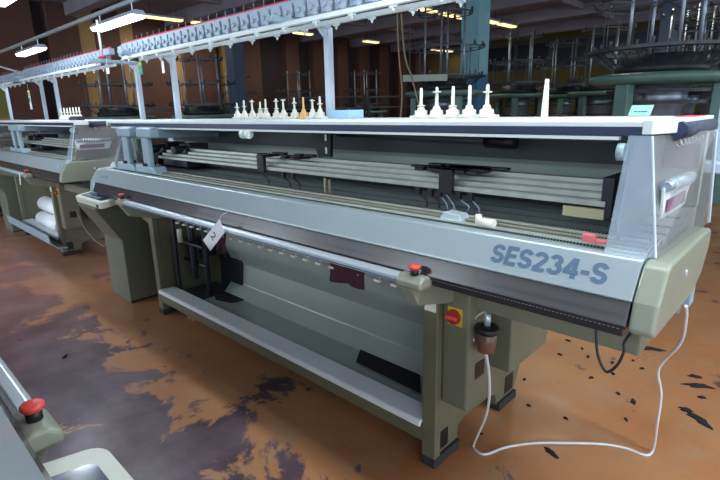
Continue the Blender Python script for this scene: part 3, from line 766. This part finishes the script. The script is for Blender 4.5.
# connector, cords
q = on(486, 352, 1, 1.66)
cn = empty('socket_connector', (q.x, q.y, q.z), 0, 'brown cup shaped power connector hanging beside the switch box', 'connector')
B().lathe([(.022, 0), (.034, .006), (.037, .03), (.042, .085), (.034, .09)], n=18).build('cup', 'cup_brown', cn)
B().lathe([(.046, .088), (.050, .10), (.046, .112), (.02, .118)], n=18).build('cap', 'black', cn)
B().cyl((0, 0, .115), (0, 0, .17), .013).build('stem', 'alu', cn)
B().tube([(-.045, -.02, .04), (-.06, -.02, .10), (-.04, -.01, .15), (.02, .01, .2), (.05, .05, .26)], .005).build('clip_arm', 'alu', cn)
pts = [q + Vector((0, 0, -.004)), on(489, 375, 1, 1.67), on(489, 400, 1, 1.70)]
fl = [(485, 418), (477, 434), (473.5, 446), (478, 452), (487, 454), (505, 447.5), (530, 443.5), (560, 443), (600, 444), (625, 448), (645, 455)]
z0 = .006
pts[2].z = max(pts[2].z, .08)
pts += [on(485, 418, 1, 1.73), on(478.5, 433, 1, 1.76)]
pts += [on(a, b_, 2, z0) for a, b_ in fl[2:]]
pts += [on(653, 450, 2, .012), on(657, 425, 1, 2.26), on(661, 395, 1, 2.24), on(658, 372, 1, 2.2), on(665, 360, 1, 2.16), on(681, 342, 1, 2.05), on(686, 318, 1, 1.95), on(686, 306, 1, 1.90)]
tag(B().tube([p_ for p_ in pts], .0062, 8, 8).build('power_cord', 'cord_white'), 'long white power cord curling across the orange floor under the machine end', 'cord')
pts = [on(a, b_, 1, 1.52) for a, b_ in ((596, 322), (597, 350), (602, 366), (608, 372), (618, 364), (624, 351), (624, 343), (633, 330), (636, 322), (637, 315))]
pts[0].z += .0
tag(B().tube(pts, .0045, 8, 6).build('hanging_cable', 'cord_black'), 'thin black cable looping down below the right end of the machine', 'cable')
q = on(684, 310, 1, 1.95)
tag(B().box(-.05, .05, -.03, .03, -.04, .04).cyl((0, 0, -.04), (0, 0, -.08), .02).build('cable_outlet', 'carriage', None, .004, (-.33, 1.98, .90)), 'grey cable outlet box under the right end cap', 'outlet box')
# pale cable beside the consoles (next machine)
pts = [on(a, b_, 1, 1.75) for a, b_ in ((72, 200), (78, 215), (86, 230), (97, 242), (104, 246))]
tag(B().tube(pts, .005, 8, 6).build('thin_cable', 'rope'), 'thin pale cable hanging behind the left control console', 'cable')

# dark mats lying in the chute
def slab(name, uv, z, t, m_, label, cat, group=None):
    P_ = [on(a, b_, 2, z) for a, b_ in uv]; c = sum(P_, Vector())/len(P_)
    o = B().prism([(p_.x-c.x, p_.y-c.y) for p_ in P_], 0, t, 'z').build(name, m_, None, .002, (c.x, c.y, z))
    return tag(o, label, cat, group)
slab('rubber_mat', [(362, 345), (420, 372), (421, 394), (356, 362)], .177, .004, 'lint', 'dark mat lying in the chute at its right end', 'mat')
slab('rubber_mat', [(212, 291), (236, 292), (250, 299), (232, 303), (216, 300)], .177, .006, 'lint', 'small dark mat lying in the chute beside the drive mechanism', 'mat')

# floor lint
rng = random.Random(9)
def lint(u_, v_, s_, el, label, ang=0., group='scraps of dark lint on the floor'):
    c = on(u_, v_, 2, 0); b_ = B(); pts = []
    n = 14
    for i in range(n):
        a = 2*PI*i/n; rr = s_*(.55+.7*rng.random()); pts.append((rr*math.cos(a)*el*.8, rr*math.sin(a)*.6))
    A = [b_.bm.verts.new((x, y_, .0)) for x, y_ in pts]; T = [b_.bm.verts.new((x*.7, y_*.7, .006+.004*rng.random())) for x, y_ in pts]
    t = b_.bm.verts.new((0, 0, .012))
    for i in range(n):
        b_.bm.faces.new((A[i], A[(i+1) % n], T[(i+1) % n], T[i])); b_.bm.faces.new((T[i], T[(i+1) % n], t))
    b_.bm.faces.new(A[::-1])
    o = b_.build('lint_scrap', 'lint', None, 0, (c.x, c.y, .0005)); o.rotation_euler.z = ang
    tag(o, label, 'lint', group)
lint(65, 357, .026, 1.6, 'black lint lump alone on the worn floor in the aisle, left', -.6)
lint(696, 377, .035, 1.4, 'top dark scrap of the lint trail at the right', .3)
lint(698, 386, .05, 2.0, 'long dark scrap under the top one of the right lint trail', .5)
lint(702, 398, .02, 1.5, 'small dark scrap in the middle of the right lint trail', .5)
lint(686, 410, .035, 1.2, 'round dark scrap at the lower left of the right lint trail', 0)
lint(700, 420, .05, 2.0, 'largest dark scrap at the bottom of the right lint trail', 2.6)
lint(650, 349, .045, 2.4, 'long dark scrap right below the machine end cap', .4)
lint(633, 402, .028, 1.6, 'dark scrap left of the white cord near its right bend', 1.9)
lint(550, 452, .03, 1.8, 'dark scrap below the white cord on the floor', -.4)
for u_, v_ in ((560, 355), (582, 349), (588, 357), (568, 341), (613, 374), (618, 394), (642, 369), (591, 378), (566, 419), (626, 420), (612, 363), (633, 361), (529, 406), (480, 434), (524, 380)):
    lint(u_, v_, .011+.006*rng.random(), 1.4, 'tiny dark lint speck on the orange floor right of the legs', rng.random()*3, 'tiny lint specks right of the legs')

# ------------------------------------------------------------------ round knitting machines at the back
def make_round():
    r = empty('round_knitting_machine', (0, 0, 0))
    R_ = .75
    for i in range(3):
        a = math.radians(100 + 120*i); c, s_ = math.cos(a), math.sin(a)
        b_ = B().prism([(-.10, 0), (.10, 0), (.085, 1.78), (-.085, 1.78)], -.06, .06, 'y')
        for v in b_.bm.verts: v.co = Vector((v.co.x*c - v.co.y*s_ + .60*-s_*-1*0 + .62*s_, v.co.x*s_ + v.co.y*c - .62*c, v.co.z))
        b_.build('leg', 'mach_green', r, .01)
    B().lathe([(.10, 1.78), (.70, 1.78), (.80, 1.82), (.80, 1.88), (.74, 1.90), (.10, 1.90)], n=30).build('table', 'mach_green', r)
    B().lathe([(.48, .0), (.50, .15), (.42, .2), (.42, .55), (.46, .6), (.2, .62)], n=24).build('base', 'mach_green', r)
    B().lathe([(.05, .62), (.26, .62), (.27, .9), (.22, .95), (.24, 1.2), (.28, 1.3), (.28, 1.5), (.33, 1.55), (.33, 1.78), (.05, 1.78)], n=24).build('takedown_cylinder', 'mach_metal', r)
    g = B()
    for k_, (z, R1) in enumerate(((1.30, .52), (1.55, .56), (1.68, .58))): g.ring((0, 0, z), R1, .05, .04, 28)
    g.build('cam_ring', 'mach_dark', r)
    B().lathe([(.05, 1.9), (.50, 1.9), (.52, 1.98), (.46, 2.04), (.46, 2.12), (.2, 2.14)], n=26).build('cylinder_head', 'mach_dark', r)
    B().ring((0, 0, 2.16), .84, .14, .035, 36).build('feeder_ring', 'mach_ring', r)
    fd = B()
    for i in range(30):
        a = 2*PI*i/30; fd.cyl((.78*math.cos(a), .78*math.sin(a), 2.195), (.78*math.cos(a), .78*math.sin(a), 2.23+.02*(i % 3)), .015, .02, 6)
        fd.cyl((.55*math.cos(a), .55*math.sin(a), 1.98), (.78*math.cos(a), .78*math.sin(a), 2.17), .008, n=4)
    fd.build('yarn_feeders', 'mach_ring', r)['kind'] = 'stuff'
    rods = []
    for i in range(4):
        a = math.radians(35 + 90*i)
        B().cyl((.40*math.cos(a), .40*math.sin(a), 1.9), (.40*math.cos(a), .40*math.sin(a), 3.55), .022, n=8).build('upright_rod', 'mach_metal', r)
    cr = B().ring((0, 0, 2.72), .80, .02, .02, 32).ring((0, 0, 3.38), .56, .02, .02, 32)
    for i in range(8):
        a = 2*PI*i/8; cr.cyl((0, 0, 2.73), (.8*math.cos(a), .8*math.sin(a), 2.73), .008, n=4); cr.cyl((0, 0, 3.39), (.56*math.cos(a), .56*math.sin(a), 3.39), .008, n=4)
        cr.cyl((.7*math.cos(a), .7*math.sin(a), 2.16), (.7*math.cos(a), .7*math.sin(a), 2.73), .007, n=4)
    cr.build('creel_ring', 'mach_ring', r)
    bo = B()
    for i in range(16):
        a = 2*PI*i/16
        bo.cyl((.8*math.cos(a), .8*math.sin(a), 2.74), (.8*math.cos(a), .8*math.sin(a), 2.82), .028, .018, 8)
        if i % 2: bo.cyl((.56*math.cos(a), .56*math.sin(a), 3.40), (.56*math.cos(a), .56*math.sin(a), 3.47), .032, .02, 8)
    bo.build('guide_bobbins', 'mach_ring', r)['kind'] = 'stuff'
    return r
proto = make_round()
spots = [(655, 6.4, 'largest round green knitting machine right behind the machine cover'), (517, 14.4, 'round knitting machine just right of the light blue pillar'),
    (443, 10.8, 'round knitting machine just left of the light blue pillar, tall creel in front of it'), (598, 13.5, 'round knitting machine seen between the largest one and the middle one'),
    (722, 8.2, 'round knitting machine at the right edge, behind the largest one'), (204, 11.8, 'round knitting machine seen between the stand posts left of the slate pillar'),
    (120, 11.5, 'round knitting machine behind the left stand post'), (300, 17.2, 'dim round knitting machine left of the middle stand post'),
    (238, 17.6, 'dim round knitting machine right of the slate pillar'), (366, 17.5, 'dim round knitting machine right of the middle stand post'),
    (560, 16.5, 'distant round knitting machine against the olive wall'), (680, 11.5, 'round knitting machine deep behind the largest one')]
for i, (u_, d_, lb) in enumerate(spots):
    o = proto if i == 0 else copy_tree(proto)
    x, y_ = atdepth(u_, d_); o.location = (x, y_, 0); o.rotation_euler.z = 0 if i == 0 else .7*i
    if u_ < 420 and i: o.scale = (.92, .92, .80)
    tag(o, lb, 'round knitting machine')

# white machine frame behind right edge, racks
def rack(u_, d_, w, h, label):
    x, y_ = atdepth(u_, d_); r = empty('yarn_rack', (x, y_, 0), ya, label, 'yarn rack')
    for sx in (-1, 1):
        for sy in (-1, 1): B().box(sx*w/2-.03, sx*w/2+.03, sy*.3-.03, sy*.3+.03, 0, h).build('upright', 'mach_dark', r)
    for z in (.6, 1.1, 1.6, h-.05):
        B().box(-w/2, w/2, -.3, .3, z, z+.03).build('shelf', 'mach_ring', r)
rack(322, 14.6, 2.4, 1.95, 'long dark yarn rack standing behind the middle stand post')
rack(160, 13.6, 2.6, 1.7, 'dark yarn rack far left in front of the brown wall panels')
rack(392, 13.2, 1.2, 1.9, 'narrow dark yarn rack left of the round machine by the pillar')

# ropes hanging at the middle
x, y_ = atdepth(400, 7.5)
a, b_ = on(394, 0, 1, y_), on(403, 78, 1, y_)
def P2(u_, v_): return on(u_, v_, 1, y_)
tag(B().tube([(P2(393, 0).x, y_, H), P2(398, 40), P2(402, 90), P2(400, 125)], .012, 6).build('hanging_rope', 'rope'), 'pale rope hanging from the ceiling, left one of the pair', 'rope')
tag(B().tube([(P2(394, 0).x-.02, y_+.03, H), P2(403, 40), P2(412, 78), P2(420, 110)], .012, 6).build('hanging_rope', 'rope'), 'pale slanting rope hanging from the ceiling, right one of the pair', 'rope')
# grey sign-like beam on the round machine
q = on(425, 78, 1, 8.0)
o = B().box(-.42, .42, -.03, .03, -.06, .06).build('hanging_bar', 'inner_green', None, .004, (q.x, q.y, q.z)); o.rotation_euler.z = .75
B().cyl((-.3, 0, .06), (-.3, 0, H-q.z), .006, n=6).cyl((.3, 0, .06), (.3, 0, H-q.z), .006, n=6).build('suspension_wire', 'dark_metal', o)
tag(o, 'pale grey bar hanging level in front of the round machine', 'bar')
# signal pole on the next machine's stand, stickers
q = on(103, 62, 1, 1.95)
sp_ = empty('signal_pole', (q.x, 1.95, 2.076), 0, 'thin white signal pole with a red foot on the next yarn stand', 'signal pole')
B().cyl((0, 0, 0), (0, 0, .02), .035).build('pole_foot', 'red_rod', sp_); B().cyl((0, 0, .02), (0, 0, .34), .012, n=8).build('pole', 'white_paint', sp_)
def hangtag(u_, v_, yw, w, h, cols, label):
    q_ = on(u_, v_, 1, yw); o = B().box(-w/2, w/2, -.004, .004, -h/2, h/2).build('hanging_card', cols[0], None, 0, q_)
    for i, c in enumerate(cols[1:]): B().box(-w/2, w/2, -.0055, -.004, h/2-h*(i+1)*.3, h/2-h*(i+1)*.3+h*.22).build('printed_band', c, o)
    B().cyl((0, 0, h/2), (0, 0, h/2+.09), .002, n=4).build('string', 'cord_white', o)
    tag(o, label, 'card')
hangtag(140.5, 68, 2.22, .075, .12, ('green_sticker', 'yellow'), 'green and yellow card fixed beside the left stand post')
hangtag(163, 67, 2.10, .03, .10, ('paper',), 'small white card hanging under the rack rail by the left post')
hangtag(108, 71, 1.95, .05, .05, ('paper',), 'small white square card under the next yarn stand')
hangtag(30, 100, 2.1, .07, .26, ('paper', 'yellow', 'green_sticker'), 'tall white, yellow and green card hanging from the next yarn stand')
# white hose at the left
y_ = 2.75
tag(B().tube([on(-8, 64, 1, y_), on(8, 69, 1, y_), on(22, 72.5, 1, y_), on(36, 72.5, 1, y_), on(48, 66, 1, 2.45)], .018, 8).build('hose', 'cord_white'), 'white hose sagging above the yarn stands at the left edge', 'hose')

# ------------------------------------------------------------------ light
wd = bpy.data.worlds.new('world'); sc.world = wd; wd.use_nodes = True
bg = wd.node_tree.nodes['Background']; bg.inputs['Color'].default_value = (.76, .87, 1.0, 1); bg.inputs['Strength'].default_value = 1.7
sc.view_settings.view_transform = 'Standard'; sc.view_settings.look = 'None'; sc.view_settings.gamma = 1; sc.view_settings.exposure = 0.6
